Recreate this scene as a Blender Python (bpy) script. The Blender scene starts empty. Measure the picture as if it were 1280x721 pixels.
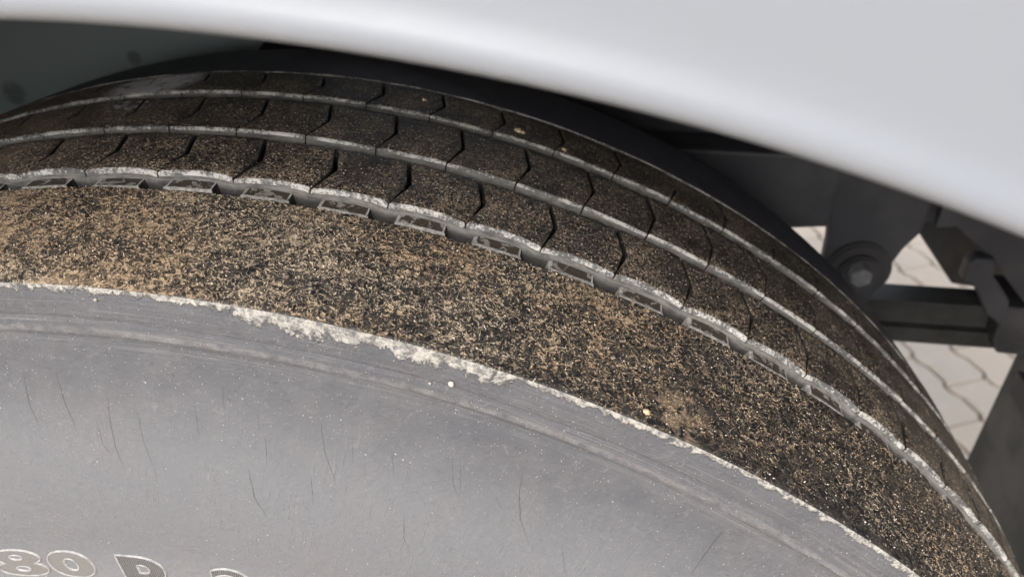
import bpy, bmesh, math, random
import numpy as np
from mathutils import Vector, Matrix, noise

random.seed(7)
S = bpy.context.scene
COL = S.collection
R = math.radians

# ------------------------------------------------------------------ camera
# world: wheel centre at (0, *, ZC); outer tread edge is the plane y = 0, the vehicle lies towards +y
ZC = 0.5445
cam_d = bpy.data.cameras.new('camera')
cam_d.sensor_width = 36.0
cam_d.lens = 27.665
cam_d.clip_start = 0.01
cam_d.clip_end = 400
cam = bpy.data.objects.new('camera', cam_d)
COL.objects.link(cam)
Mc = Matrix(((0.99239, -0.06996, 0.10125), (0.12312, 0.56396, -0.81656), (0.0, 0.82280, 0.56830)))
cam.matrix_world = Matrix.Translation((0.19134, -0.21983, 0.70022 + ZC)) @ Mc.to_4x4()
cam_d.dof.use_dof = True
cam_d.dof.focus_distance = 0.33
cam_d.dof.aperture_fstop = 10.0
S.camera = cam

# ------------------------------------------------------------------ world, sun, exposure
SUN_EL, SUN_AZ = R(40), R(-12)          # azimuth measured from -y (the photographer's side) towards +x
sd = Vector((math.sin(SUN_AZ) * math.cos(SUN_EL), -math.cos(SUN_AZ) * math.cos(SUN_EL), math.sin(SUN_EL)))
W = bpy.data.worlds.new('World'); S.world = W; W.use_nodes = True
wn = W.node_tree.nodes; wl = W.node_tree.links
sky = wn.new('ShaderNodeTexSky'); sky.sky_type = 'NISHITA'; sky.sun_disc = False
sky.sun_elevation = SUN_EL
sky.sun_rotation = math.atan2(sd.x, sd.y)
sky.dust_density = 4.0; sky.air_density = 1.0; sky.ozone_density = 1.0
hs = wn.new('ShaderNodeHueSaturation'); hs.inputs['Saturation'].default_value = 0.42
wl.new(sky.outputs[0], hs.inputs['Color'])
bg = wn['Background']; bg.inputs[1].default_value = 0.13
wl.new(hs.outputs[0], bg.inputs[0])
sun_d = bpy.data.lights.new('sun', 'SUN'); sun_d.energy = 1.1; sun_d.angle = R(35); sun_d.color = (1, .97, .93)
sun = bpy.data.objects.new('sun', sun_d); COL.objects.link(sun)
sun.rotation_euler = sd.to_track_quat('Z', 'Y').to_euler()
sun.location = (0, -3, 5)
S.view_settings.view_transform = 'Standard'; S.view_settings.look = 'None'
S.view_settings.exposure = 1.45; S.view_settings.gamma = 1.0
S.view_settings.use_curve_mapping = False
S.render.engine = 'CYCLES'

# ------------------------------------------------------------------ node helpers
class NT:
    def __init__(s, name):
        s.m = bpy.data.materials.new(name); s.m.use_nodes = True
        s.n = s.m.node_tree.nodes; s.l = s.m.node_tree.links
        s.b = s.n['Principled BSDF']; s.out = s.n['Material Output']
        s.geo = s.n.new('ShaderNodeNewGeometry'); s.pos = s.geo.outputs['Position']
    def val(s, sock, v):
        if hasattr(v, 'links') or isinstance(v, bpy.types.NodeSocket): s.l.new(v, sock)
        else: sock.default_value = v
    def noise(s, scale, detail=2, rough=.5, dist=0, vec=None, typ=None):
        n = s.n.new('ShaderNodeTexNoise'); s.l.new(vec or s.pos, n.inputs['Vector'])
        if typ: n.noise_type = typ; n.normalize = True
        n.inputs['Scale'].default_value = scale; n.inputs['Detail'].default_value = detail
        n.inputs['Roughness'].default_value = rough; n.inputs['Distortion'].default_value = dist
        return n.outputs['Fac']
    def vor(s, scale, feature='F1', out='Distance', vec=None):
        n = s.n.new('ShaderNodeTexVoronoi'); n.feature = feature
        s.l.new(vec or s.pos, n.inputs['Vector']); n.inputs['Scale'].default_value = scale
        return n.outputs[out]
    def math(s, op, a, b=0, c=0, clamp=False):
        n = s.n.new('ShaderNodeMath'); n.operation = op; n.use_clamp = clamp
        s.val(n.inputs[0], a); s.val(n.inputs[1], b)
        if op in ('MULTIPLY_ADD', 'SMOOTH_MIN'): s.val(n.inputs[2], c)
        return n.outputs[0]
    def step(s, x, a, b, lo=0, hi=1):
        n = s.n.new('ShaderNodeMapRange'); n.interpolation_type = 'SMOOTHSTEP'
        s.val(n.inputs['Value'], x); s.val(n.inputs['From Min'], a); s.val(n.inputs['From Max'], b)
        n.inputs['To Min'].default_value = lo; n.inputs['To Max'].default_value = hi
        return n.outputs[0]
    def mix(s, f, a, b):
        n = s.n.new('ShaderNodeMix'); n.data_type = 'RGBA'
        s.val(n.inputs[0], f)
        for k, v in ((6, a), (7, b)):
            if isinstance(v, tuple): n.inputs[k].default_value = (*v[:3], 1)
            else: s.l.new(v, n.inputs[k])
        return n.outputs[2]
    def polar(s):
        """(x*?, y, z) -> r, theta and y round the wheel axis"""
        sp = s.n.new('ShaderNodeSeparateXYZ'); s.l.new(s.pos, sp.inputs[0])
        x, y = sp.outputs[0], sp.outputs[1]; z = s.math('SUBTRACT', sp.outputs[2], ZC)
        r = s.math('SQRT', s.math('ADD', s.math('MULTIPLY', x, x), s.math('MULTIPLY', z, z)))
        th = s.math('ARCTAN2', x, z)
        return r, th, y
    def comb(s, x, y, z=0):
        n = s.n.new('ShaderNodeCombineXYZ')
        s.val(n.inputs[0], x); s.val(n.inputs[1], y); s.val(n.inputs[2], z)
        return n.outputs[0]
    def near(s, P, rad):
        """1 inside a blob of the given radius round world point P"""
        n = s.n.new('ShaderNodeVectorMath'); n.operation = 'DISTANCE'
        s.l.new(s.pos, n.inputs[0]); n.inputs[1].default_value = P
        return s.step(n.outputs['Value'], rad * .45, rad, 1, 0)
    def fin(s, col, rough=.8, h=None, dist=.0005, spec=None, disp=None, strength=1.0, metal=None):
        s.val(s.b.inputs['Base Color'], col if not isinstance(col, tuple) else (*col[:3], 1))
        s.val(s.b.inputs['Roughness'], rough)
        if spec is not None: s.val(s.b.inputs['Specular IOR Level'], spec)
        if metal is not None: s.val(s.b.inputs['Metallic'], metal)
        if h is not None:
            b = s.n.new('ShaderNodeBump'); b.inputs['Distance'].default_value = dist
            b.inputs['Strength'].default_value = strength
            s.l.new(h, b.inputs['Height']); s.l.new(b.outputs[0], s.b.inputs['Normal'])
        if disp is not None:
            d = s.n.new('ShaderNodeDisplacement'); d.inputs['Midlevel'].default_value = 0
            d.inputs['Scale'].default_value = 1.0
            s.l.new(disp, d.inputs['Height']); s.l.new(d.outputs[0], s.out.inputs['Displacement'])
            s.m.displacement_method = 'BOTH'
        return s.m

def cyl(th, y, r):
    return (r * math.sin(th), y, ZC + r * math.cos(th))

# ------------------------------------------------------------------ materials
def mat_shoulder():
    s = NT('mud_on_shoulder')
    r, th, y = s.polar()
    lf = s.noise(22, 3, .55)                         # big patches of thicker or thinner mud
    lf2 = s.noise(90, 2, .5)
    # curling worm-like ridges of dried mud
    n1 = s.noise(365, 1.5, .5, 1.0)
    ridge = s.math('SUBTRACT', 1, s.math('MULTIPLY', s.math('ABSOLUTE', s.math('SUBTRACT', n1, .5)), 8.0), clamp=True)
    n2 = s.noise(560, 2, .6, .9)
    ridge2 = s.math('SUBTRACT', 1, s.math('MULTIPLY', s.math('ABSOLUTE', s.math('SUBTRACT', n2, .5)), 8.0), clamp=True)
    blob = s.step(s.noise(360, 2, .6, .4), .53, .66)
    f = s.math('MAXIMUM', ridge, s.math('MULTIPLY', ridge2, .6))
    f = s.math('MAXIMUM', f, s.math('MULTIPLY', blob, .8))
    # amount of mud: thick crust along the worn edge on the left, thinner along a dark band above the edge
    edge = s.step(s.math('ADD', y, s.math('MULTIPLY', s.math('SUBTRACT', lf2, .5), .02)), .0, .014, 1, 0)
    left = s.step(th, -.12, .16, 1, 0)
    crust = s.math('MULTIPLY', s.math('MULTIPLY', edge, left), s.step(lf2, .42, .56))
    c2 = s.math('MULTIPLY', s.math('MULTIPLY', s.near(cyl(.440, .011, .5365), .017), .62), s.step(s.noise(150, 4, .65), .42, .56))
    c3 = s.math('MULTIPLY', s.near(cyl(-.13, .026, .539), .03), s.step(lf2, .45, .6))
    crust = s.math('MAXIMUM', crust, s.math('MAXIMUM', c2, c3))
    bare = s.math('MULTIPLY', s.step(y, .002, .012, 1, 0), s.step(th, .1, .3))
    amt = s.math('ADD', s.math('MULTIPLY', s.math('SUBTRACT', lf, .5), 1.0), s.step(th, -.15, .55, .60, .27))
    amt = s.math('SUBTRACT', amt, s.math('MULTIPLY', bare, .18))
    amt = s.math('ADD', amt, s.math('MULTIPLY', s.math('SUBTRACT', lf2, .5), .7))
    m = s.step(s.math('ADD', f, s.math('MULTIPLY', s.math('SUBTRACT', amt, .5), 1.0)), .28, .80)
    m = s.math('MAXIMUM', m, crust)
    fine = s.noise(1500, 3, .7)
    cr = s.math('ADD', s.math('MULTIPLY', fine, .55), s.math('MULTIPLY', f, .45))
    tan = s.mix(s.step(cr, .25, .95), (.085, .055, .032), (.38, .275, .175))
    tan = s.mix(s.step(s.noise(14, 2), .4, .62), tan, s.mix(s.step(cr, .25, .95), (.10, .072, .048), (.42, .335, .24)))
    rub = s.mix(s.step(s.noise(300, 2), .35, .7), (.008, .008, .009), (.036, .032, .028))
    col = s.mix(m, rub, tan)
    # glints painted into the colour as pale grit specks
    v = s.vor(900); vc = s.vor(900, out='Color')
    sep = s.n.new('ShaderNodeSeparateColor'); s.l.new(vc, sep.inputs[0])
    g = s.math('MULTIPLY', s.step(v, .12, .34, 1, 0), s.math('GREATER_THAN', sep.outputs[0], .87))
    col = s.mix(g, col, (.62, .52, .42))
    rough = s.step(m, 0, 1, .42, .85)
    h = s.math('ADD', s.math('MULTIPLY', m, .0007), s.math('MULTIPLY', fine, .00012))
    h = s.math('ADD', h, s.math('MULTIPLY', g, .0002))
    h = s.math('ADD', h, s.math('MULTIPLY', crust, .0003))
    return s.fin(col, rough, disp=h, spec=.5)

def mat_tread():
    s = NT('mud_dusted_tread')
    r, th, y = s.polar()
    lf = s.noise(45, 3, .6)
    sm = s.n.new('ShaderNodeMapping'); sm.inputs['Scale'].default_value = (1, 1, 1)
    n1 = s.noise(470, 2, .6, .9)
    ridge = s.math('SUBTRACT', 1, s.math('MULTIPLY', s.math('ABSOLUTE', s.math('SUBTRACT', n1, .5)), 11.0), clamp=True)
    n2 = s.noise(750, 2, .6, .5)
    spots = s.step(n2, .58, .66)
    f = s.math('MAXIMUM', ridge, spots)
    far = s.step(y, .08, .21, .01, -.03)
    amt = s.math('ADD', s.math('MULTIPLY', s.math('SUBTRACT', lf, .5), 1.3), far)
    m = s.step(s.math('ADD', f, amt), .48, .92)
    oi = s.n.new('ShaderNodeObjectInfo')
    m = s.math('MULTIPLY', m, s.step(oi.outputs['Random'], 0, 1, .72, 1.1), clamp=True)
    fine = s.noise(850, 3, .75)
    tan = s.mix(s.step(fine, .35, .68), (.12, .083, .055), (.60, .46, .32))
    rub = s.mix(s.step(s.noise(260, 3), .3, .75), (.007, .007, .007), (.028, .024, .022))
    rub = s.mix(s.step(th, -.02, -.2), rub, s.mix(s.step(fine, .38, .66), (.014, .011, .011), (.12, .092, .076)))
    col = s.mix(s.math('MULTIPLY', m, .88), rub, tan)
    # scuffed patch, its shine painted pale, near the top of the far ribs
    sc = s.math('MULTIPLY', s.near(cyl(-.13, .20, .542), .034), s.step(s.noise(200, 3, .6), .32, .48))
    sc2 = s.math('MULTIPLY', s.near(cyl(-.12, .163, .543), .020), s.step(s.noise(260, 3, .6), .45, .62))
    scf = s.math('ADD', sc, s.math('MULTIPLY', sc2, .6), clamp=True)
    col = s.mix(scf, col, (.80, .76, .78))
    v = s.vor(620); vc = s.vor(620, out='Color')
    sep = s.n.new('ShaderNodeSeparateColor'); s.l.new(vc, sep.inputs[0])
    g = s.math('MULTIPLY', s.step(v, .10, .34, 1, 0), s.math('GREATER_THAN', sep.outputs[0], .76))
    col = s.mix(g, col, (.85, .74, .61))  # sparkle painted into the colour as pale specks
    h = s.math('ADD', s.math('MULTIPLY', m, .9), s.math('MULTIPLY', fine, .5))
    h = s.math('ADD', h, s.math('MULTIPLY', g, 1.2))
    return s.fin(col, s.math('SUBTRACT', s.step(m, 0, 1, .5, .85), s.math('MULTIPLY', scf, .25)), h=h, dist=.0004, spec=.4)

def mat_wall():
    """groove walls: rubber rubbed and filled with pale road dust"""
    s = NT('dusty_groove_wall')
    r, th, y = s.polar()
    n = s.noise(120, 4, .65, .3); fine = s.noise(1300, 3, .7)
    st = s.noise(1, 3, .6, 0, vec=s.comb(s.math('MULTIPLY', th, 60), s.math('MULTIPLY', r, 900), y))
    f = s.step(s.math('ADD', s.math('MULTIPLY', n, .55), s.math('MULTIPLY', st, .45)), .32, .62)
    col = s.mix(f, (.034, .034, .035), (.165, .158, .145))
    col = s.mix(s.math('MULTIPLY', fine, .5), col, (.12, .11, .10))
    # shade at the bottom of the groove put into the colour
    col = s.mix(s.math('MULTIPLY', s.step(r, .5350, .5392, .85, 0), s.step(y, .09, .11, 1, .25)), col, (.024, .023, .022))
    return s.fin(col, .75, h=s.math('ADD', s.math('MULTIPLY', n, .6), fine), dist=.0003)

def mat_edge():
    """abraded, whitened arris of the tread blocks"""
    s = NT('worn_tread_edge')
    n = s.noise(700, 3, .7); n2 = s.noise(90, 2)
    col = s.mix(s.step(s.math('ADD', n, s.math('MULTIPLY', s.math('SUBTRACT', n2, .5), .8)), .38, .66), (.07, .069, .067), (.40, .385, .36))
    return s.fin(col, .6, h=n, dist=.0003)

def mat_lug():
    s = NT('dried_mud_on_groove_lug')
    n = s.noise(230, 3, .6, .5); fine = s.noise(1300, 3, .7)
    dark = s.mix(fine, (.006, .005, .004), (.075, .056, .04))
    col = s.mix(s.step(n, .53, .60), dark, s.mix(fine, (.12, .11, .095), (.30, .28, .25)))
    return s.fin(col, .7, h=s.math('ADD', s.math('MULTIPLY', s.step(n, .5, .6), .8), fine), dist=.0004)

def mat_rubber(name='black_rubber', a=(.018, .018, .019), b=(.05, .046, .043), rough=.7):
    s = NT(name); n = s.noise(90, 4, .6); f = s.noise(900, 2)
    return s.fin(s.mix(s.step(n, .35, .7), a, b), rough, h=s.math('ADD', n, f), dist=.0003)

def mat_sidewall():
    s = NT('dusty_grey_sidewall')
    r, th, y = s.polar()
    big = s.noise(9, 3, .5); mid = s.noise(60, 4, .6, .4); fine = s.noise(900, 3, .7)
    # thin radial streaks left by washing
    st = s.noise(1, 3, .65, 0, vec=s.comb(s.math('MULTIPLY', th, 420), s.math('MULTIPLY', r, 38), 0))
    st2 = s.noise(1, 2, .6, 0, vec=s.comb(s.math('MULTIPLY', th, 1100), s.math('MULTIPLY', r, 90), 3))
    v = s.math('ADD', s.math('MULTIPLY', big, .35), s.math('MULTIPLY', mid, .65))
    col = s.mix(s.step(v, .35, .65), (.060, .0615, .070), (.077, .078, .086))
    zone = s.math('MULTIPLY', s.step(r, .385, .43), s.step(r, .47, .50, 1, 0))
    stf = s.math('MULTIPLY', s.math('MULTIPLY', zone, s.step(st, .5, .72)), s.step(mid, .4, .6))
    col = s.mix(s.math('MULTIPLY', stf, .32), col, (.24, .236, .232))
    col = s.mix(s.math('MULTIPLY', s.math('MULTIPLY', zone, s.step(st2, .60, .74)), .40), col, (.055, .055, .058))
    col = s.mix(s.math('MULTIPLY', fine, .35), col, (.070, .070, .073))
    gr = s.noise(330, 4, .75, .3)
    col = s.mix(s.math('MULTIPLY', s.step(gr, .56, .70), .30), col, (.17, .168, .172))
    col = s.mix(s.math('MULTIPLY', s.step(gr, .44, .32), .35), col, (.040, .040, .044))
    # circular scuffs running with the wheel
    ci = s.noise(1, 4, .7, 0, vec=s.comb(s.math('MULTIPLY', th, 7), s.math('MULTIPLY', r, 1500), 1))
    band = s.math('MULTIPLY', s.step(r, .503, .508), s.step(r, .522, .534, 1, .25))
    col = s.mix(s.math('MULTIPLY', s.math('MULTIPLY', band, s.step(ci, .5, .7)), .35), col, (.24, .235, .23))
    col = s.mix(s.math('MULTIPLY', s.math('MULTIPLY', band, s.step(ci, .48, .3)), .5), col, (.055, .055, .058))
    # light rubbed ridge and the dark line of dirt under it
    w = s.math('MULTIPLY', s.math('SUBTRACT', mid, .5), .0016)
    rr = s.math('ADD', r, w)
    ridge = s.math('MULTIPLY', s.step(rr, .5122, .5138), s.step(rr, .5150, .5170, 1, 0))
    col = s.mix(s.math('MULTIPLY', ridge, s.step(s.noise(240, 3, .7), .3, .70, .0, .38)), col, (.20, .196, .192))
    # grains of grit
    vd = s.vor(330); vc = s.vor(330, out='Color')
    sep = s.n.new('ShaderNodeSeparateColor'); s.l.new(vc, sep.inputs[0])
    size = s.math('MULTIPLY', sep.outputs[1], .10)
    g = s.math('MULTIPLY', s.step(vd, size, s.math('ADD', size, .07), 1, 0), s.math('GREATER_THAN', sep.outputs[0], .80))
    vd2 = s.vor(800); vc2 = s.vor(800, out='Color')
    sep2 = s.n.new('ShaderNodeSeparateColor'); s.l.new(vc2, sep2.inputs[0])
    g2 = s.math('MULTIPLY', s.step(vd2, .1, .3, 1, 0), s.math('GREATER_THAN', sep2.outputs[0], s.step(mid, .35, .65, .93, .78)))
    gg = s.math('MAXIMUM', g, s.math('MULTIPLY', g2, .65))
    col = s.mix(s.math('MULTIPLY', gg, .75), col, (.50, .485, .465))
    # torn, chalky rim along the tread edge; widest where the edge is chipped
    wid = s.math('ADD', .0028, s.math('MULTIPLY', s.math('MULTIPLY', s.step(th, .08, .17), s.step(th, .27, .34, 1, 0))  , .0042))
    ch = s.noise(95, 5, .7, .6)
    lim = s.math('SUBTRACT', .5350, s.math('MULTIPLY', wid, s.step(ch, .30, .70, .30, 1.7)))
    # paler towards the lower, flatter part of the wall
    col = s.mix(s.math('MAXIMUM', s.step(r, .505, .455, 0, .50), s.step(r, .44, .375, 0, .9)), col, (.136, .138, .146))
    white = s.math('MULTIPLY', s.step(r, lim, s.math('ADD', lim, .0012)), s.step(s.noise(160, 4, .7), .30, .50, .60, 1))
    wc = s.mix(s.step(s.noise(420, 4, .75), .36, .62), (.09, .088, .085), (.30, .285, .262))
    col = s.mix(white, col, wc)
    h = s.math('ADD', s.math('MULTIPLY', fine, .25), s.math('MULTIPLY', gg, .9))
    h = s.math('ADD', h, s.math('MULTIPLY', gr, 1.6))
    h = s.math('ADD', h, s.math('MULTIPLY', white, s.math('ADD', .7, s.noise(420, 4, .75))))
    h = s.math('ADD', h, s.math('MULTIPLY', stf, .4))
    # brownish road film in loose smears
    sm = s.step(s.noise(26, 5, .65, .8), .50, .68)
    col = s.mix(s.math('MULTIPLY', sm, .10), col, (.135, .118, .100))
    return s.fin(col, .72, h=h, dist=.0006, spec=.3)

def mat_letter(hatch):
    s = NT('moulded_letter_' + ('ribbed' if hatch else 'smooth'))
    r, th, y = s.polar()
    fine = s.noise(900, 3, .7)
    col = s.mix(fine, (.085, .083, .083), (.125, .12, .116))
    h = fine
    if hatch:
        w = s.math('SINE', s.math('MULTIPLY', th, 2600))
        col = s.mix(s.step(w, -.3, .5), s.mix(fine, (.065, .065, .067), (.09, .09, .09)), s.mix(fine, (.115, .115, .117), (.15, .15, .15)))
        h = s.math('ADD', s.math('MULTIPLY', w, .8), fine)
    return s.fin(col, .55, h=h, dist=.0004)

def plain(name, a, b, sc=30, rough=.6, dist=.0005, metal=None, spec=None, detail=4):
    s = NT(name); n = s.noise(sc, detail, .6)
    return s.fin(s.mix(s.step(n, .35, .68), a, b), rough, h=n, dist=dist, metal=metal, spec=spec)

def mat_fender():
    s = NT('pale_grey_body_paint')
    n = s.noise(7, 3, .5); f = s.noise(420, 3, .6); m = s.noise(60, 3, .6)
    col = s.mix(n, (.152, .165, .187), (.165, .178, .198))
    col = s.mix(s.math('MULTIPLY', s.step(m, .5, .72), .15), col, (.165, .165, .168))
    s.b.inputs['Coat Weight'].default_value = .1; s.b.inputs['Coat Roughness'].default_value = .25
    return s.fin(col, .42, h=s.math('ADD', s.math('MULTIPLY', f, .3), m), dist=.0002)

def mat_liner():
    s = NT('grey_green_inner_panel')
    n = s.noise(18, 4, .6); f = s.noise(300, 3)
    col = s.mix(n, (.150, .182, .190), (.190, .222, .226))
    sp = s.math('MAXIMUM', s.near((-.3013, .36, ZC + .4595), .014), s.near((-.1846, .36, ZC + .4941), .008))
    sp = s.math('MULTIPLY', sp, s.step(s.noise(160, 3, .6), .25, .55, .15, .55))
    col = s.mix(sp, col, (.018, .02, .02))
    return s.fin(col, .6, h=f, dist=.0003)

M = dict(shoulder=mat_shoulder(), tread=mat_tread(), wall=mat_wall(), edge=mat_edge(), lug=mat_lug(),
         rubber=mat_rubber(), sipe=mat_rubber('sipe_rubber', (.008, .008, .008), (.022, .02, .018)),
         far=mat_rubber('shade_tinted_rubber', (.026, .026, .040), (.046, .045, .060), .6),  # bluish shade on the far rib put into the rubber colour
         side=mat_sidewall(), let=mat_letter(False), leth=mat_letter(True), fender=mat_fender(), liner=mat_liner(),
         crack=plain('crack_shadow_dirt', (.022, .022, .023), (.038, .038, .038)),
         outline=plain('rubbed_letter_outline', (.17, .168, .165), (.27, .265, .26), 300),
         clump=plain('yellow_clay', (.34, .25, .14), (.60, .47, .30), 500, .8),
         grit=plain('pale_grit', (.22, .19, .16), (.50, .45, .39), 400, .7),
         black=plain('black_underbody_paint', (.020, .020, .024), (.045, .045, .050), 25, .55),
         navy=plain('dull_blue_black_plastic', (.018, .020, .032), (.034, .036, .052), 25, .6),
         frame=plain('grey_black_chassis_paint', (.026, .028, .036), (.048, .050, .057), 18, .6),
         spring=plain('dark_spring_steel', (.016, .017, .016), (.032, .032, .031), 40, .55),
         bolt=plain('dusty_bolt_steel', (.09, .10, .11), (.15, .155, .165), 90, .5),
         flap=plain('dusty_rubber_flap', (.045, .044, .042), (.085, .082, .078), 14, .8),
         rim=plain('painted_steel_rim', (.35, .35, .35), (.5, .5, .5), 30, .45),
         joint=plain('joint_sand', (.05, .045, .04), (.11, .10, .085), 70, .95, .003),
         sand=plain('sandy_ground', (.28, .26, .23), (.42, .39, .35), 3, .95, .01))
def mat_paver():
    s = NT('pale_concrete_paver'); n = s.noise(6, 4, .6); f = s.noise(160, 4, .65); q = s.noise(35, 4, .65)
    oi = s.n.new('ShaderNodeObjectInfo')
    col = s.mix(n, (.63, .51, .39), (.77, .64, .50))
    col = s.mix(s.math('MULTIPLY', oi.outputs['Random'], .35), col, (.46, .42, .38))
    col = s.mix(s.math('MULTIPLY', s.step(q, .5, .75), .4), col, (.78, .68, .57))
    col = s.mix(s.math('MULTIPLY', f, .3), col, (.42, .39, .35))
    return s.fin(col, .9, h=s.math('ADD', f, q), dist=.0015)
M['paver'] = mat_paver()
M['rim_dust'] = plain('chalky_lug_rim', (.20, .19, .175), (.40, .385, .36), 500, .7)

# ------------------------------------------------------------------ object helpers
def tag(o, label=None, cat=None, group=None, kind=None):
    for k, v in (('label', label), ('category', cat), ('group', group), ('kind', kind)):
        if v: o[k] = v
    return o
def empty(name, loc):
    o = bpy.data.objects.new(name, None); COL.objects.link(o); o.location = loc
    o.empty_display_size = .05
    return o
def mk(name, V, F, mats, parent=None, mi=None, smooth=False):
    me = bpy.data.meshes.new(name); me.from_pydata([tuple(v) for v in V], [], [tuple(f) for f in F])
    for m in (mats if isinstance(mats, (list, tuple)) else [mats]): me.materials.append(m)
    if mi is not None: me.polygons.foreach_set('material_index', mi)
    if smooth is True: me.polygons.foreach_set('use_smooth', [True] * len(me.polygons))
    elif smooth: me.polygons.foreach_set('use_smooth', smooth)
    me.update()
    o = bpy.data.objects.new(name, me); COL.objects.link(o)
    if parent:
        o.parent = parent
        o.matrix_parent_inverse = Matrix.Translation(-Vector(parent_loc(parent)))
    return o
def parent_loc(p):
    """meshes are modelled in world space, so a part's own matrix is the identity"""
    return Vector(p.location) if p.type == 'EMPTY' else Vector((0, 0, 0))
def mk_bm(name, bm, mats, parent=None, smooth=False):
    me = bpy.data.meshes.new(name); bm.normal_update(); bm.to_mesh(me); bm.free()
    for m in (mats if isinstance(mats, (list, tuple)) else [mats]): me.materials.append(m)
    if smooth:
        me.polygons.foreach_set('use_smooth', [True] * len(me.polygons))
    o = bpy.data.objects.new(name, me); COL.objects.link(o)
    if parent:
        o.parent = parent; o.matrix_parent_inverse = Matrix.Translation(-parent_loc(parent))
    return o
def box_bm(bm, x0, x1, y0, y1, z0, z1, bev=.0):
    r = bmesh.ops.create_cube(bm, size=1)
    vs = r['verts']
    for v in vs:
        v.co = Vector(((x0 + x1) / 2 + v.co.x * (x1 - x0), (y0 + y1) / 2 + v.co.y * (y1 - y0), (z0 + z1) / 2 + v.co.z * (z1 - z0)))
    if bev:
        es = list({e for v in vs for e in v.link_edges})
        bmesh.ops.bevel(bm, geom=es, offset=bev, segments=2, affect='EDGES', profile=.6)
    return bm
def prism_xz(bm, pts, y0, y1, bev=0):
    """polygon in x,z (z relative to wheel centre) extruded from y0 to y1"""
    a = [bm.verts.new((x, y0, ZC + z)) for x, z in pts]; b = [bm.verts.new((x, y1, ZC + z)) for x, z in pts]
    fs = [bm.faces.new(a), bm.faces.new(b[::-1])]
    n = len(pts)
    for i in range(n): fs.append(bm.faces.new((a[i], b[i], b[(i + 1) % n], a[(i + 1) % n])))
    bmesh.ops.recalc_face_normals(bm, faces=fs)
    if bev:
        es = list({e for f in fs for e in f.edges})
        bmesh.ops.bevel(bm, geom=es, offset=bev, segments=2, affect='EDGES', profile=.6)
    return bm
def cyl_y(bm, x, z, y0, y1, r, n=32, bev=0, r2=None):
    m = Matrix.Translation((x, (y0 + y1) / 2, ZC + z)) @ Matrix.Rotation(R(90), 4, 'X')
    g = bmesh.ops.create_cone(bm, cap_ends=True, segments=n, radius1=r, radius2=r2 or r, depth=abs(y1 - y0), matrix=m)
    if bev:
        es = list({e for v in g['verts'] for e in v.link_edges if len(e.link_faces) == 2 and
                   e.calc_face_angle(0) > .8})
        bmesh.ops.bevel(bm, geom=es, offset=bev, segments=2, affect='EDGES')
    return bm

# ================================================================== THE WHEEL
R0, CR = .535, .5109
def Rof(y): return R0 + CR * (.1325 ** 2 - (y - .1325) ** 2)
PIT = .0652
TH0, TH1 = -.42, 1.34            # stretch of the tread built block by block
wheel = empty('truck_wheel', (0, .147, 0))
tag(wheel, 'large mud caked truck wheel with worn ribbed tread under the pale fender', 'wheel')

def P(th, y, d, rr=None):
    r = (Rof(y) if rr is None else rr) - d
    return (r * math.sin(th), y, ZC + r * math.cos(th))

def thetas(fine, coarse=.04, a=TH0, b=TH1):
    t = list(np.arange(a, b, fine))
    k = int((2 * math.pi - (b - a)) / coarse)
    t += [b + (2 * math.pi - (b - a)) * i / k for i in range(k)]
    return np.array(t)

def revolve(name, prof, ts, mats, mi=None, smooth=True, jit=None):
    """prof: list of (y, r); closed in theta"""
    prof = np.array(prof, float); n = len(prof); m = len(ts)
    Y = np.repeat(prof[None, :, 0], m, 0); RR = np.repeat(prof[None, :, 1], m, 0)
    if jit is not None: Y, RR = jit(Y, RR, ts)
    T = ts[:, None]
    V = np.stack([RR * np.sin(T), Y, ZC + RR * np.cos(T)], 2).reshape(-1, 3)
    i = np.arange(m)[:, None]; j = np.arange(n - 1)[None, :]
    i2 = (i + 1) % m
    F = np.stack([i * n + j, i2 * n + j, i2 * n + j + 1, i * n + j + 1], 2).reshape(-1, 4)
    me = bpy.data.meshes.new(name)
    me.vertices.add(len(V)); me.vertices.foreach_set('co', V.ravel())
    me.loops.add(F.size); me.loops.foreach_set('vertex_index', F.ravel().astype(np.int32))
    me.polygons.add(len(F)); me.polygons.foreach_set('loop_start', np.arange(0, F.size, 4, dtype=np.int32))
    me.polygons.foreach_set('loop_total', np.full(len(F), 4, dtype=np.int32))
    for q in mats: me.materials.append(q)
    if mi is not None: me.polygons.foreach_set('material_index', np.tile(np.array(mi), m).astype(np.int32))
    me.polygons.foreach_set('use_smooth', np.ones(len(F), bool))
    me.update(calc_edges=True); me.validate()
    o = bpy.data.objects.new(name, me); COL.objects.link(o)
    o.parent = wheel; o.matrix_parent_inverse = Matrix.Translation(-Vector(wheel.location))
    return o

def nz(x, y, z=0): return noise.noise(Vector((x, y, z)))

# outer shoulder rib: one unbroken muddy band
yl = .0655
ys = list(np.linspace(yl - .0006, .0008, 104))
prof = [(yl + .0012, Rof(yl) - .013), (yl + .0008, Rof(yl) - .006), (yl + .0002, Rof(yl) - .0012), (yl - .0001, Rof(yl) - .0004)]
mi = [1, 1, 2]
prof += [(y, Rof(y)) for y in ys]; mi += [0] * len(ys)
prof += [(.0003, R0 - .0002), (-.0004, R0 - .0008)]; mi += [0, 0]
ts = thetas(.0011)
def shoulder_jit(Y, RR, ts):
    wob = np.array([.0004 * nz(t * 90, 1) + .0003 * nz(t * 300, 5) for t in ts])
    YY = Y.copy(); YY[:, :6] += wob[:, None]
    return YY, RR
o = revolve('shoulder_rib', prof, ts, [M['shoulder'], M['wall'], M['edge']], mi, jit=shoulder_jit)
o['label'] = 'outer shoulder rib crusted with tan mud'

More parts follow.
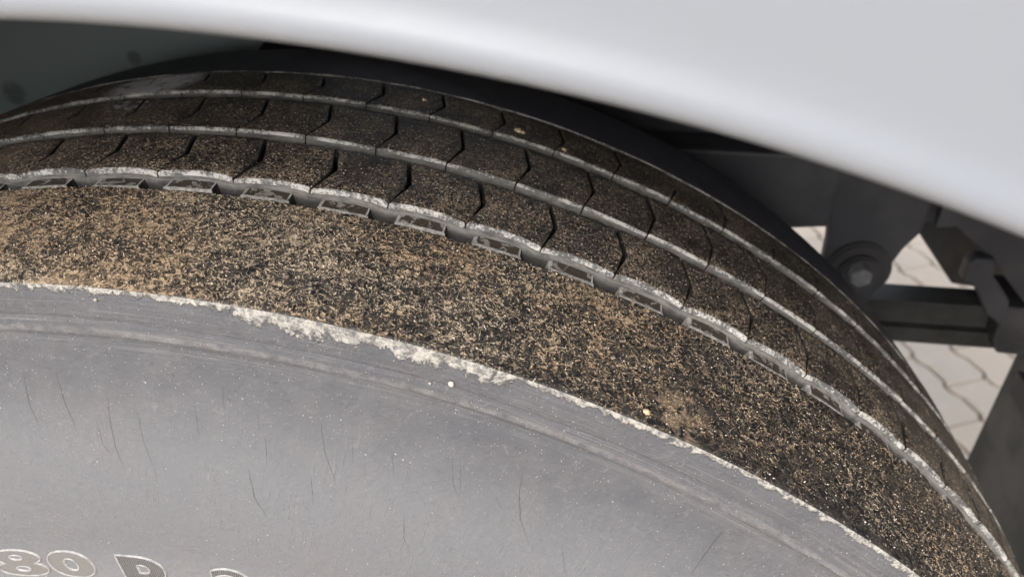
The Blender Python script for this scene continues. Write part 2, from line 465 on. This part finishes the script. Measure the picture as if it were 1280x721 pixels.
# far shoulder rib
y5 = .2178
prof = [(y5 - .0012, Rof(y5) - .013), (y5 - .0006, Rof(y5) - .005), (y5, Rof(y5) - .0006), (y5 + .0006, Rof(y5))]
prof += [(y, Rof(y)) for y in np.linspace(y5 + .0012, .283, 22)] + [(.290, Rof(.290) - .0015), (.2945, Rof(.2945) - .006), (.297, .515)]
o = revolve('inner_shoulder_rib', prof, thetas(.008), [M['far'], M['wall'], M['edge']], [1, 1, 2] + [0] * (len(prof) - 4))
o['label'] = 'far shoulder rib, nearly black with shade painted into its rubber'

# groove floors
prof = [(.062, Rof(.066) - .0125)] + [(y, Rof(y) - .0125) for y in np.linspace(.066, .22, 30)]
revolve('groove_floor', prof, thetas(.01), [M['rubber']])

# ---- tread blocks
PH = {2: -.1420, 3: -.1759, 4: -.2769}
RIBS = {2: (.0800, .1180), 3: (.1258, .1678), 4: (.1778, .2148)}
APEX = .0090
def cen(v): return APEX * (1 - abs(2 * v - 1))
def sipe_w(rib, v):
    w = {2: 1.35, 3: 1.0, 4: .85}[rib]
    if v < .10: return .00035 + .0002 * w
    return (.00045 + .0011 * w * min(1, (v - .10) / .30)) if v < .5 else (.00155 * w + .0003)
def block_mesh(rib, k):
    y0, y1 = RIBS[rib]; ph = PH[rib] + k * PIT
    rn = random.Random(rib * 1000 + k)
    dh = rn.uniform(-.0003, .00035); tilt = rn.uniform(-.0008, .0008)
    NU, NV = 16, 13
    us = [0, .02] + [.02 + .96 * i / (NU - 3) for i in range(1, NU - 3)] + [.98, 1.0]
    vs = [0, .02] + [.02 + .96 * i / (NV - 3) for i in range(1, NV - 3)] + [.98, 1.0]
    nu, nv = len(us), len(vs)
    def pos(u, v, d, out=0):
        thl = ph + cen(v) + sipe_w(rib, v) / .54 / 2
        thr = ph + PIT + cen(v) - sipe_w(rib, v) / .54 / 2
        th = thl + (thr - thl) * u
        near = y0; far = y1
        if rib == 2:                                     # scalloped edge: pushed out at each sipe
            c = abs(2 * u - 1) ** 2.2
            near = y0 + .0010 - .0026 * c * (1 - min(1, d / .02) * .5)
        y = near + (far - near) * v
        if v == 0: y += .00035 * nz(th * 260, rib, 1) + .0003 * nz(th * 60, rib, 2)
        if v == 1: y += .00025 * nz(th * 260, rib, 3)
        y += out
        return P(th, y, d - dh - tilt * (u - .5))
    V = []; idx = {}
    for j in range(nv):
        for i in range(nu):
            border = i in (0, nu - 1) or j in (0, nv - 1)
            d = .00055 if border else .0
            if not border:
                d += .00018 * nz(us[i] * 4 + k * 7, vs[j] * 4, rib)
            idx[i, j] = len(V); V.append(pos(us[i], vs[j], d))
    F = []; mi = []; sm = []
    for j in range(nv - 1):
        for i in range(nu - 1):
            F.append((idx[i, j], idx[i, j + 1], idx[i + 1, j + 1], idx[i + 1, j]))
            if j == 0: mi.append(2)
            elif j == nv - 2: mi.append(0)
            else: mi.append(0)
            sm.append(True)
    ring = [(i, 0) for i in range(nu)] + [(nu - 1, j) for j in range(1, nv)] + [(i, nv - 1) for i in range(nu - 2, -1, -1)] + [(0, j) for j in range(nv - 2, 0, -1)]
    def low(i, j, d, out):
        u, v = us[i], vs[j]
        o = -out if v == 0 else (out if v == 1 else 0)
        return pos(u, v, d, o)
    prev = [idx[q] for q in ring]
    for lev, (d, out) in enumerate(((.0024 if rib == 2 else .0016, .00015), (.0065, .0006), (.0132, .0018))):
        cur = []
        for q in ring: cur.append(len(V)); V.append(low(*q, d, out))
        n = len(ring)
        for a in range(n):
            b = (a + 1) % n
            F.append((prev[a], prev[b], cur[b], cur[a]))
            ja, jb = ring[a][1], ring[b][1]
            side = (ja == 0 and jb == 0) or (ja == nv - 1 and jb == nv - 1)
            if side: mi.append(2 if (lev == 0 and ja == 0) else 1)
            else: mi.append(3)
            sm.append(False)
        prev = cur
    return V, F, mi, sm
for rib in (2, 3, 4):
    k0 = math.ceil((TH0 - PH[rib]) / PIT); k1 = math.floor((TH1 - PH[rib]) / PIT)
    for k in range(k0, k1):
        V, F, mi, sm = block_mesh(rib, k)
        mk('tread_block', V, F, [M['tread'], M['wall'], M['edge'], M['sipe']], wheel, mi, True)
    # the rest of that rib, out of the photograph
    a = PH[rib] + k1 * PIT + .001; b = PH[rib] + k0 * PIT + 2 * math.pi - .001
    V = []; F = []; n = 110
    for i in range(n + 1):
        th = a + (b - a) * i / n
        for (y, d) in ((RIBS[rib][0] - .001, .013), (RIBS[rib][0], .0005), (sum(RIBS[rib]) / 2, 0), (RIBS[rib][1], .0005), (RIBS[rib][1] + .001, .013)):
            V.append(P(th, y, d))
    for i in range(n):
        for j in range(4): F.append((i * 5 + j, i * 5 + j + 1, (i + 1) * 5 + j + 1, (i + 1) * 5 + j))
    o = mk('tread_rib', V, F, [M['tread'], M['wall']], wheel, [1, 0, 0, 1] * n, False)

# groove wall under the notches of the second rib (the sipes are only cut 3 mm deep here)
def wall_jit(Y, RR, ts):
    Y = Y.copy()
    for i, t in enumerate(ts):
        u = ((t - PH[2]) / PIT) % 1.0; c = abs(2 * u - 1) ** 2.2
        k = np.array([1, 1, 1, .7, .55, .3]) * c
        Y[i] -= .0026 * k
        Y[i] += .0003 * nz(t * 260, 2, 1) + .0003 * nz(t * 60, 2, 2)
    return Y, RR
yw = RIBS[2][0] + .0005
revolve('groove_wall', [(yw + .003, Rof(yw) - .0028), (yw + .0001, Rof(yw) - .0029), (yw - .0003, Rof(yw) - .0034), (yw - .0008, Rof(yw) - .0065), (yw - .0014, Rof(yw) - .010), (yw - .002, Rof(yw) - .0128)],
        thetas(.0022), [M['wall']], jit=wall_jit)

# ---- lugs standing in the zigzag groove
def lug(k):
    rn = random.Random(k + 55)
    a = PH[2] + k * PIT + .0095 + rn.uniform(-.0006, .0006); b = a + .0418 + rn.uniform(-.0012, .001)
    dt = .0044 + rn.uniform(-.0005, .0006)
    ya, yb = .0728, .0835
    V = []; NU = 9
    def row(y, d, sh, e=0):
        r = []
        for i in range(NU):
            u = (0, .04, .17, .34, .5, .66, .83, .96, 1)[i]; th = a - sh + (b - a + 2 * sh) * u
            yy = y + .0002 * nz(th * 300, y * 900, 4)
            r.append(len(V)); V.append(P(th, yy, d + e * .0001))
        return r
    rows = [row(ya - .0012, .0128, .0022), row(ya - .0004, dt + .0012, .0005), row(ya, dt + .0001, .0001), row(ya + .0008, dt, -.0012),
            row((ya + yb) / 2, dt + .0002, -.0014), row(yb - .0006, dt, -.0012), row(yb, dt + .0004, 0), row(yb + .0005, .0128, .0022)]
    F = []; mi = []
    for q in range(len(rows) - 1):
        for i in range(NU - 1):
            F.append((rows[q][i], rows[q + 1][i], rows[q + 1][i + 1], rows[q][i + 1]))
            mi.append(2 if (i in (0, NU - 2) and 2 < q < 6) else ({0: 1, 1: 2, 2: 2}.get(q, 0) if q < 6 else 1))
    L = [r[0] for r in rows]; RR_ = [r[-1] for r in rows]
    F.append(tuple(L)); mi.append(2); F.append(tuple(RR_[::-1])); mi.append(3)
    mk('groove_lug', V, F, [M['lug'], M['wall'], M['rim_dust'], M['rubber']], wheel, mi, True if False else False)
for k in range(math.ceil((TH0 - PH[2]) / PIT), math.floor((TH1 - PH[2]) / PIT)): lug(k)

# ---- sidewall
prof_r = [(-.0006, .5348), (-.0010, .5335), (-.0012, .5310), (-.0014, .5280), (-.0015, .5250), (-.0014, .5220), (-.0014, .5206),
          (-.0010, .5200), (-.0010, .5196), (-.0016, .5190), (-.0017, .5178), (-.0017, .5160), (-.0018, .5145), (-.0017, .5130), (-.0014, .5120),
          (-.0010, .5112), (-.0009, .5104), (-.0011, .5090), (-.0015, .5060), (-.0022, .5010), (-.0034, .494), (-.0052, .485), (-.0075, .475), (-.0100, .465),
          (-.0126, .455), (-.0150, .445), (-.0168, .436), (-.0180, .428), (-.0188, .420), (-.0192, .414), (-.0192, .410), (-.0194, .406), (-.0200, .402),
          (-.0202, .396), (-.0202, .388), (-.0200, .380), (-.0195, .370), (-.0180, .355), (-.015, .335), (-.010, .315), (-.004, .300), (.002, .292), (.012, .286), (.03, .284)]
def side_jit(Y, RR, ts):
    T = ts[:, None]
    wob = np.array([nz(t * 5, 0, 9) for t in ts])[:, None]
    w2 = np.array([nz(t * 40, 2, 9) for t in ts])[:, None]
    Y = Y + .0005 * wob * np.exp(-((RR - .515) / .01) ** 2) 
    RR = RR + (.0003 * w2 + .0005 * wob) * np.exp(-((RR - .517) / .006) ** 2)
    return Y, RR
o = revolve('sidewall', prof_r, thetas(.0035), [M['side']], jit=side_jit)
YS = np.array([p[0] for p in prof_r][::-1]); RS = np.array([p[1] for p in prof_r][::-1])
def side_y(r): return float(np.interp(r, RS, YS))
revolve('inner_sidewall', [(.297, .515), (.305, .49), (.314, .45), (.318, .41), (.312, .36), (.300, .31), (.285, .285)], thetas(.02), [M['rubber']])
revolve('wheel_rim', [(.03, .284), (.012, .286), (.008, .280), (.02, .272), (.05, .262), (.09, .255), (.12, .22), (.125, .16), (.11, .12), (.06, .11), (.05, .09), (.05, .001)], thetas(.03), [M['rim']])

# raised letters on the sidewall
def letter(ch, th_l, th_r, r_top, r_bot, hatch):
    cu = bpy.data.curves.new('t', 'FONT'); cu.body = ch; cu.size = 1
    cu.offset = .0; cu.resolution_u = 5; cu.extrude = 0
    ob = bpy.data.objects.new('t', cu); COL.objects.link(ob)
    dg = bpy.context.evaluated_depsgraph_get(); dg.update()
    me = bpy.data.meshes.new_from_object(ob.evaluated_get(dg))
    bpy.data.objects.remove(ob)
    xs = [v.co.x for v in me.vertices]; zs = [v.co.y for v in me.vertices]
    x0, x1, z0, z1 = min(xs), max(xs), min(zs), max(zs)
    bm = bmesh.new(); bm.from_mesh(me); bpy.data.meshes.remove(me)
    bmesh.ops.remove_doubles(bm, verts=bm.verts, dist=1e-4)
    def tr(x, z, h):
        th = th_l + (th_r - th_l) * (x - x0) / (x1 - x0); r = r_bot + (r_top - r_bot) * (z - z0) / (z1 - z0)
        return cyl(th, side_y(r) - h, r)
    # outline loops
    be = [e for e in bm.edges if len(e.link_faces) == 1]
    loops = []; used = set()
    for e in be:
        if e.index in used: continue
        lp = []; v = e.verts[0]; cur = e
        while cur and cur.index not in used:
            used.add(cur.index); lp.append((v.co.x, v.co.y)); v = cur.other_vert(v)
            cur = next((q for q in v.link_edges if len(q.link_faces) == 1 and q.index not in used), None)
        loops.append(lp)
    loops.sort(key=lambda lp: -(max(p[0] for p in lp) - min(p[0] for p in lp)))
    mp = {}
    for lp in loops[1:]:
        mx = sum(p[0] for p in lp) / len(lp); mz = sum(p[1] for p in lp) / len(lp)
        for p in lp: mp[p] = (mx + (p[0] - mx) * .50, mz + (p[1] - mz) * .62)
    for v in bm.verts:
        q = mp.get((v.co.x, v.co.y))
        if q: v.co.x, v.co.y = q
    loops = [loops[0]] + [[mp[p] for p in lp] for lp in loops[1:]]
    h = .0007
    V = []; F = []
    for v in bm.verts: V.append(tr(v.co.x, v.co.y, h * .55))
    bm.verts.ensure_lookup_table()
    for f in bm.faces: F.append([v.index for v in f.verts])
    face = mk('letter', V, F, [M['leth' if hatch else 'let']], wheel)
    V = []; F = []
    wid = .00055
    for lp in loops:
        n = len(lp); pts = []
        for i, (x, z) in enumerate(lp):
            th = th_l + (th_r - th_l) * (x - x0) / (x1 - x0); r = r_bot + (r_top - r_bot) * (z - z0) / (z1 - z0)
            pts.append((th * .39, r))
        base = len(V)
        for i in range(n):
            a, b, c = pts[i - 1], pts[i], pts[(i + 1) % n]
            tx, tz = c[0] - a[0], c[1] - a[1]; L = math.hypot(tx, tz) or 1
            nx, nz_ = -tz / L, tx / L
            for o, hh in ((-wid, -.0003), (-wid * .45, h), (wid * .45, h), (wid, -.0003)):
                s_, r_ = b[0] + nx * o, b[1] + nz_ * o
                V.append(cyl(s_ / .39, side_y(r_) - hh, r_))
        for i in range(n):
            i2 = (i + 1) % n
            for j in range(3): F.append((base + i * 4 + j, base + i * 4 + j + 1, base + i2 * 4 + j + 1, base + i2 * 4 + j))
    bm.free()
    mk('letter_outline', V, F, [M['outline']], face, None, True)
    face['label'] = 'raised moulded character ' + ch
letter('8', -.2000, -.1315, .4010, .3825, False)
letter('0', -.1255, -.0672, .4010, .3825, False)
letter('R', -.0335, .0400, .4010, .3700, True)
letter('2', .0760, .1330, .4010, .3700, True)

# fine weather cracks in the sidewall: (theta, r_top, r_bottom, lean, width mm)
CRACKS = [
 ([(-.0704, .4923), (-.0735, .4784), (-.0700, .4686)], .35), ([(-.0402, .4936), (-.0396, .481), (-.0340, .4666)], .35),
 ([(.0011, .4851), (-.0008, .4751), (-.0001, .4623), (.0054, .4506)], .32), ([(-.014, .4728), (-.0115, .4619), (-.0049, .4566)], .25),
 ([(.0249, .4801), (.0275, .4657), (.0373, .4473)], .22), ([(.1238, .46), (.1298, .4469), (.1439, .4368)], .35),
 ([(.1822, .488), (.1877, .4763), (.2033, .4599)], .32), ([(.1009, .4966), (.1016, .4839)], .22),
 ([(.1365, .478), (.1404, .4616)], .2), ([(.1298, .4866), (.1317, .4775)], .2), ([(.2911, .4898), (.2996, .4773), (.3087, .470)], .26),
 ([(.299, .4893), (.3095, .471)], .24), ([(.3499, .4938), (.3557, .4818), (.3656, .4711), (.3849, .4595)], .42),
 ([(.2678, .4562), (.2743, .4444), (.2845, .4364)], .22), ([(.4113, .4655), (.4253, .4551), (.4334, .4516)], .25),
 ([(.339, .4763), (.3481, .4714)], .2), ([(.5224, .5094), (.525, .4946), (.53, .4761)], .55),
 ([(.1801, .4621), (.1857, .4489)], .18), ([(.2433, .484), (.2513, .4696)], .18), ([(.076, .488), (.079, .470)], .18),
 ([(.2100, .485), (.2135, .472)], .18), ([(-.1100, .486), (-.1120, .470)], .25)]
for pts, w in CRACKS:
    n = 26; V = []; F = []
    for i in range(n + 1):
        t = i / n * (len(pts) - 1); a = min(int(t), len(pts) - 2); q = t - a; q2 = q * q * (3 - 2 * q) * .3 + q * .7
        th = pts[a][0] + (pts[a + 1][0] - pts[a][0]) * q2; r = pts[a][1] + (pts[a + 1][1] - pts[a][1]) * q
        th += .0006 * nz(r * 400, pts[0][0] * 100)
        ww = w * .00125 / r * math.sin(math.pi * min(1, max(0.03, i / n))) ** .6 * (.75 + .6 * nz(r * 700, 3)) * .5
        for s_, hh in ((-1.0, .00005), (1.0, .00005)):
            V.append(cyl(th + s_ * ww, side_y(r) - hh, r))
    for i in range(n): F.append((2 * i, 2 * i + 1, 2 * i + 3, 2 * i + 2))
    mk('crack', V, F, [M['crack']], wheel)

# ---- lumps and grit stuck to the rubber
def lump_bm(bm, c, rad, seed, flat=.6, sub=2):
    g = bmesh.ops.create_icosphere(bm, subdivisions=sub, radius=1)
    c = Vector(c); rn = Vector((c.x, 0, c.z - ZC)).normalized()
    for v in g['verts']:
        p = v.co.copy(); k = 1 + .35 * noise.noise(p * 1.6 + Vector((seed, 0, 0))) + .2 * noise.noise(p * 4 + Vector((seed, 4, 0)))
        p *= k * rad
        h = p.dot(rn); p = p - rn * h * (1 - flat)
        v.co = c + p
for i, (th, y, rad, m) in enumerate(((.2692, .1888, .0022, 'clump'), (.2740, .1882, .0014, 'clump'), (.3194, .1832, .0015, 'clump'),
                                     (.4133, .0053, .0015, 'clump'), (.166, .1985, .0013, 'clump'))):
    bm = bmesh.new(); lump_bm(bm, P(th, y, -.0003), rad, i * 3.3); mk_bm('mud_clump', bm, [M[m]], wheel, True)
for i, (th, r, rad) in enumerate(((.2741, .5226, .0012), (.2590, .5195, .0006), (.0148, .5300, .0007))):
    bm = bmesh.new(); lump_bm(bm, cyl(th, side_y(r) - .0004, r), rad, i * 5.1, 1); mk_bm('grit_lump', bm, [M['grit']], wheel, True)
rn = random.Random(4)
V = []; F = []
def pebble(c, rad):
    b = len(V)
    for d in ((1, 0, 0), (-1, 0, 0), (0, 1, 0), (0, -1, 0), (0, 0, 1), (0, 0, -1)):
        k = rad * rn.uniform(.6, 1.3); V.append((c[0] + d[0] * k, c[1] + d[1] * k, c[2] + d[2] * k))
    for f in ((0, 2, 4), (2, 1, 4), (1, 3, 4), (3, 0, 4), (2, 0, 5), (1, 2, 5), (3, 1, 5), (0, 3, 5)): F.append([b + q for q in f])
for i in range(1500):
    y = rn.uniform(0, .065); pebble(P(rn.uniform(-.3, 1.2), y, -.0003), rn.choice((.00018, .00022, .0003, .0004)) * rn.uniform(.7, 1.2))
for i in range(1500):
    rib = rn.choice((2, 3, 4)); y = rn.uniform(*RIBS[rib])
    pebble(P(rn.uniform(-.3, 1.2), y, -.0001), rn.choice((.00016, .0002, .00028)))
tag(mk('grit_grains', V, F, [M['grit']], wheel), kind='stuff')
V = []; F = []
for i in range(900):
    r = rn.uniform(.37, .533); pebble(cyl(rn.uniform(-.3, .8), side_y(r), r), rn.choice((.00014, .00018, .00018, .00028)))
tag(mk('sidewall_grit', V, F, [M['grit']], wheel), kind='stuff')

# ================================================================== FENDER
AX, AR = .062, .6485               # centre offset and radius of the wheel arch
def arch_r(t):                    # distance from the wheel axis to the arch edge
    return AX * math.sin(t) + math.sqrt(AR ** 2 - (AX * math.cos(t)) ** 2)
# profile: (radial offset from the arch edge, y)
FP_ = [(.012, .020), (.004, .012), (.001, -.002), (.0, -.016), (.0, -.034), (.0003, -.046), (.0010, -.0535), (.0022, -.0572), (.0036, -.0592), (.0052, -.0602),
       (.0070, -.0603), (.0090, -.0597), (.0115, -.0588), (.015, -.0582), (.021, -.0580), (.03, -.0580), (.05, -.0580), (.075, -.0575), (.11, -.057), (.16, -.0560), (.22, -.055), (.30, -.054)]
def arch_sweep(name, prof, t0, t1, n, mats, parent, thick=.0):
    V = []; F = []; m = len(prof)
    for i in range(n + 1):
        t = t0 + (t1 - t0) * i / n; ra = arch_r(t)
        for dr, y in prof: V.append(cyl(t, y, ra + dr))
    for i in range(n):
        for j in range(m - 1): F.append((i * m + j, i * m + j + 1, (i + 1) * m + j + 1, (i + 1) * m + j))
    o = mk(name, V, F, mats, parent, None, True)
    if thick:
        md = o.modifiers.new('thickness', 'SOLIDIFY'); md.thickness = thick; md.offset = 0
    return o
fender = empty('vehicle_fender', (0, 0, ZC + .65))
tag(fender, 'pale grey painted fender with rolled arch lip curving over the tyre', 'fender')
arch_sweep('arch_panel', FP_, -1.62, 1.62, 220, [M['fender']], fender, .0012)
# flat body side above the arch
bm = bmesh.new()
o_pts = []
V = []; F = []; n = 80
for i in range(n + 1):
    t = -1.60 + 3.2 * i / n; ra = arch_r(t) + .298
    x, _, z = cyl(t, 0, ra)
    k = max(abs(x) / 1.5, abs(z - ZC) / 1.05)
    V.append((x, -.0515, z)); V.append((x / k, -.0515, ZC + (z - ZC) / k))
for i in range(n): F.append((2 * i, 2 * i + 1, 2 * i + 3, 2 * i + 2))
bm.free()
o = mk('body_side_panel', V, F, [M['fender']], fender); md = o.modifiers.new('thickness', 'SOLIDIFY'); md.thickness = .002

# ---- wheel well liner: arc shell over the tyre
well = empty('wheel_well_liner', (0, .17, ZC + .70))
tag(well, 'dark plastic wheel well liner with a stained grey green inner panel at left', 'wheel well')
arch_sweep('liner_shell', [(.016, .018), (.060, .030), (.075, .08), (.078, .20), (.078, .35)], -1.6, 1.35, 90, [M['navy']], well, .003)
pts = [(-.95, .75), (-.95, -.20), (-.30, -.20), (-.135, .10), (-.120, .40), (-.085, .50), (-.03, .56), (.05, .75)]
bm = bmesh.new(); prism_xz(bm, pts, .36, .366, .001); mk_bm('inner_panel', bm, [M['liner']], well)

# ================================================================== CHASSIS
ch = empty('chassis_frame', (.3, .45, ZC + .40))
tag(ch, 'grey black chassis rail with hanger bracket behind the tyre, in deep shade', 'chassis')
bm = bmesh.new(); prism_xz(bm, [(-.9, .352), (.375, .352), (.50, .352), (1.5, .352), (1.5, .60), (-.9, .60)], .428, .436, .002)
mk_bm('rail_web', bm, [M['frame']], ch)
bm = bmesh.new(); box_bm(bm, -.9, 1.5, .436, .52, ZC + .352, ZC + .360, .002); mk_bm('rail_flange', bm, [M['frame']], ch)
# hanger bracket: tapering plates that carry the spring eye
bm = bmesh.new(); prism_xz(bm, [(.375, .425), (.470, .425), (.468, .357), (.458, .340), (.452, .322), (.449, .300), (.440, .275), (.410, .272), (.394, .290), (.392, .345), (.385, .385)], .400, .412, .003)
mk_bm('hanger_plate', bm, [M['frame']], ch)
bm = bmesh.new(); prism_xz(bm, [(.20, .427), (.387, .427), (.387, .362), (.30, .352), (.20, .352)], .390, .427, .003); mk_bm('gusset', bm, [M['frame']], ch)
bm = bmesh.new(); prism_xz(bm, [(.475, .43), (.66, .43), (.66, .22), (.578, .287), (.532, .334), (.492, .367), (.475, .364)], .395, .404, .002); mk_bm('outrigger', bm, [M['frame']], ch)
for r_, y_, m in ((.028, .394, 'black'), (.018, .3885, 'black')):
    bm = bmesh.new(); cyl_y(bm, .424, .317, y_, .401, r_, 40, .002); mk_bm('bush_washer', bm, [M[m]], ch, False)
bm = bmesh.new(); cyl_y(bm, .4212, .3215, .376, .3885, .0095, 6, .0008); mk_bm('bolt_head', bm, [M['bolt']], ch)
bm = bmesh.new(); prism_xz(bm, [(.506, .352), (.506, .305), (.558, .244), (.639, .235), (.85, .240), (.85, .352)], .50, .51, .002); mk_bm('cross_brace', bm, [M['black']], ch)

sp = empty('leaf_spring', (.52, .43, ZC + .25))
tag(sp, 'dark steel leaf spring with a clamp running back from the hanger bolt', 'leaf spring')
def leaf(x0, x1, z0, z1, th, y0, y1, bow):
    bm = bmesh.new(); n = 14; rows = []
    for i in range(n + 1):
        u = i / n; x = x0 + (x1 - x0) * u; z = z0 + (z1 - z0) * u - bow * math.sin(math.pi * u)
        rows.append([bm.verts.new((x, y, ZC + z + dz)) for y, dz in ((y0, 0), (y1, 0), (y1, -th), (y0, -th))])
    for i in range(n):
        for j in range(4): bm.faces.new((rows[i][j], rows[i + 1][j], rows[i + 1][(j + 1) % 4], rows[i][(j + 1) % 4]))
    bm.faces.new(rows[0][::-1]); bm.faces.new(rows[-1])
    bmesh.ops.recalc_face_normals(bm, faces=bm.faces)
    mk_bm('spring_leaf', bm, [M['spring']], sp)
leaf(.40, 1.3, .277, .285, .024, .412, .440, .001)
leaf(.42, 1.3, .2505, .2535, .009, .408, .440, .001)
leaf(.43, 1.2, .2395, .2435, .008, .411, .440, .001)
bm = bmesh.new(); prism_xz(bm, [(.509, .336), (.514, .342), (.529, .342), (.533, .325), (.554, .301), (.560, .270), (.540, .285), (.522, .312), (.509, .318)], .388, .402, .003); mk_bm('spring_clamp', bm, [M['frame']], sp)
bm = bmesh.new(); prism_xz(bm, [(.556, .292), (.66, .29), (.66, .238), (.564, .240), (.556, .258)], .392, .447, .003); mk_bm('clamp_block', bm, [M['black']], sp)

fl = empty('mud_flap', (.62, .25, ZC - .1))
tag(fl, 'dusty dark rubber mud flap hanging upright behind the tyre at right', 'mud flap')
bm = bmesh.new(); box_bm(bm, .60, .608, .02, .422, ZC - .36, ZC + .225, .0015)
mk_bm('flap_sheet', bm, [M['flap']], fl)
bm = bmesh.new(); box_bm(bm, .594, .600, .05, .40, ZC + .19, ZC + .215, .001); mk_bm('flap_clamp_bar', bm, [M['black']], fl)

# unseen body floor, added so that no light falls into the well from above
bf = empty('light_block_floor', (.2, .25, ZC + .80))
tag(bf, 'unseen black vehicle floor added to keep light out of the wheel well', 'vehicle body')
bm = bmesh.new(); box_bm(bm, -1.45, 1.45, -.045, .95, ZC + .80, ZC + .83); mk_bm('floor_panel', bm, [M['black']], bf)

# ================================================================== GROUND
def sheet(name, x0, x1, y0, y1, z, m):
    o = mk(name, [(x0, y0, z), (x1, y0, z), (x1, y1, z), (x0, y1, z)], [(0, 1, 2, 3)], [m]); return o
g = sheet('ground', -150, 150, -150, 150, -.012, M['sand']); tag(g, kind='structure')
pav = sheet('pavement', -4, 6, -4, 6, -.006, M['joint']); tag(pav, kind='structure')
# zigzag interlocking concrete paver, 225 x 112 mm
def paver_outline():
    L, Wd, a = .2250, .1125, .011
    gap = .0080
    top = [(0, 0), (.10, 0), (.18, a), (.42, a), (.50, 0), (.60, 0), (.68, a), (.92, a), (1, 0)]
    pts = [(x * L, z) for x, z in top]
    up = [(x, z + Wd - gap) for x, z in pts]
    pl = [(min(max(x, gap / 12), L - gap / 12), z) for x, z in pts] + [(min(max(x, gap / 12), L - gap / 12), z) for x, z in up[::-1]]
    return pl, L, Wd
PO, PL_, PW_ = paver_outline()
def paver_geo(h=.0):
    n = len(PO); cx = PL_ / 2; cz = PW_ / 2
    V = [(x, y, -.003 + h) for x, y in PO]
    def ins(q, k):
        return [(cx + (x - cx) * (1 - k / cx), cz + (y - cz) * (1 - k / cz)) for x, y in PO]
    V += [(x, y, .003 + h) for x, y in ins(0, .0008)]
    V += [(x, y, .0065 + h) for x, y in ins(0, .0028)]
    F = [tuple(2 * n + i for i in range(n))]
    for l in (0, 1):
        for i in range(n): F.append((l * n + i, l * n + (i + 1) % n, (l + 1) * n + (i + 1) % n, (l + 1) * n + i))
    return V, F
pm = bpy.data.meshes.new('paver'); V, F = paver_geo(); pm.from_pydata(V, [], F); pm.materials.append(M['paver']); pm.update()
rot = Matrix.Rotation(R(-67), 4, 'Z')
rn = random.Random(3); VV = []; FF = []; cnt = 0
for i in range(-30, 40):
    for j in range(-60, 70):
        off = (PL_ / 2 if j % 2 else 0)
        c = rot @ Vector((i * PL_ + off, j * PW_, 0)) + Vector((1.035, 1.285, 0))
        if not (-3.8 < c.x < 5.8 and -3.8 < c.y < 5.8): continue
        tw = Matrix.Translation((c.x, c.y, rn.uniform(-.0012, .0012))) @ rot @ Matrix.Rotation(rn.uniform(-.006, .006), 4, 'Z') @ Matrix.Rotation(rn.uniform(-.006, .006), 4, 'X')
        if .55 < c.x < 1.9 and .75 < c.y < 2.6 and cnt < 290:
            o = bpy.data.objects.new('paver', pm); COL.objects.link(o); o.parent = pav; o.matrix_world = tw; o.matrix_basis = tw; cnt += 1
        else:
            b = len(VV)
            for v in V: VV.append(tuple(tw @ Vector(v)))
            for f in F: FF.append([b + q for q in f])
o = mk('paver_field', VV, FF, [M['paver']], pav); tag(o, kind='stuff')
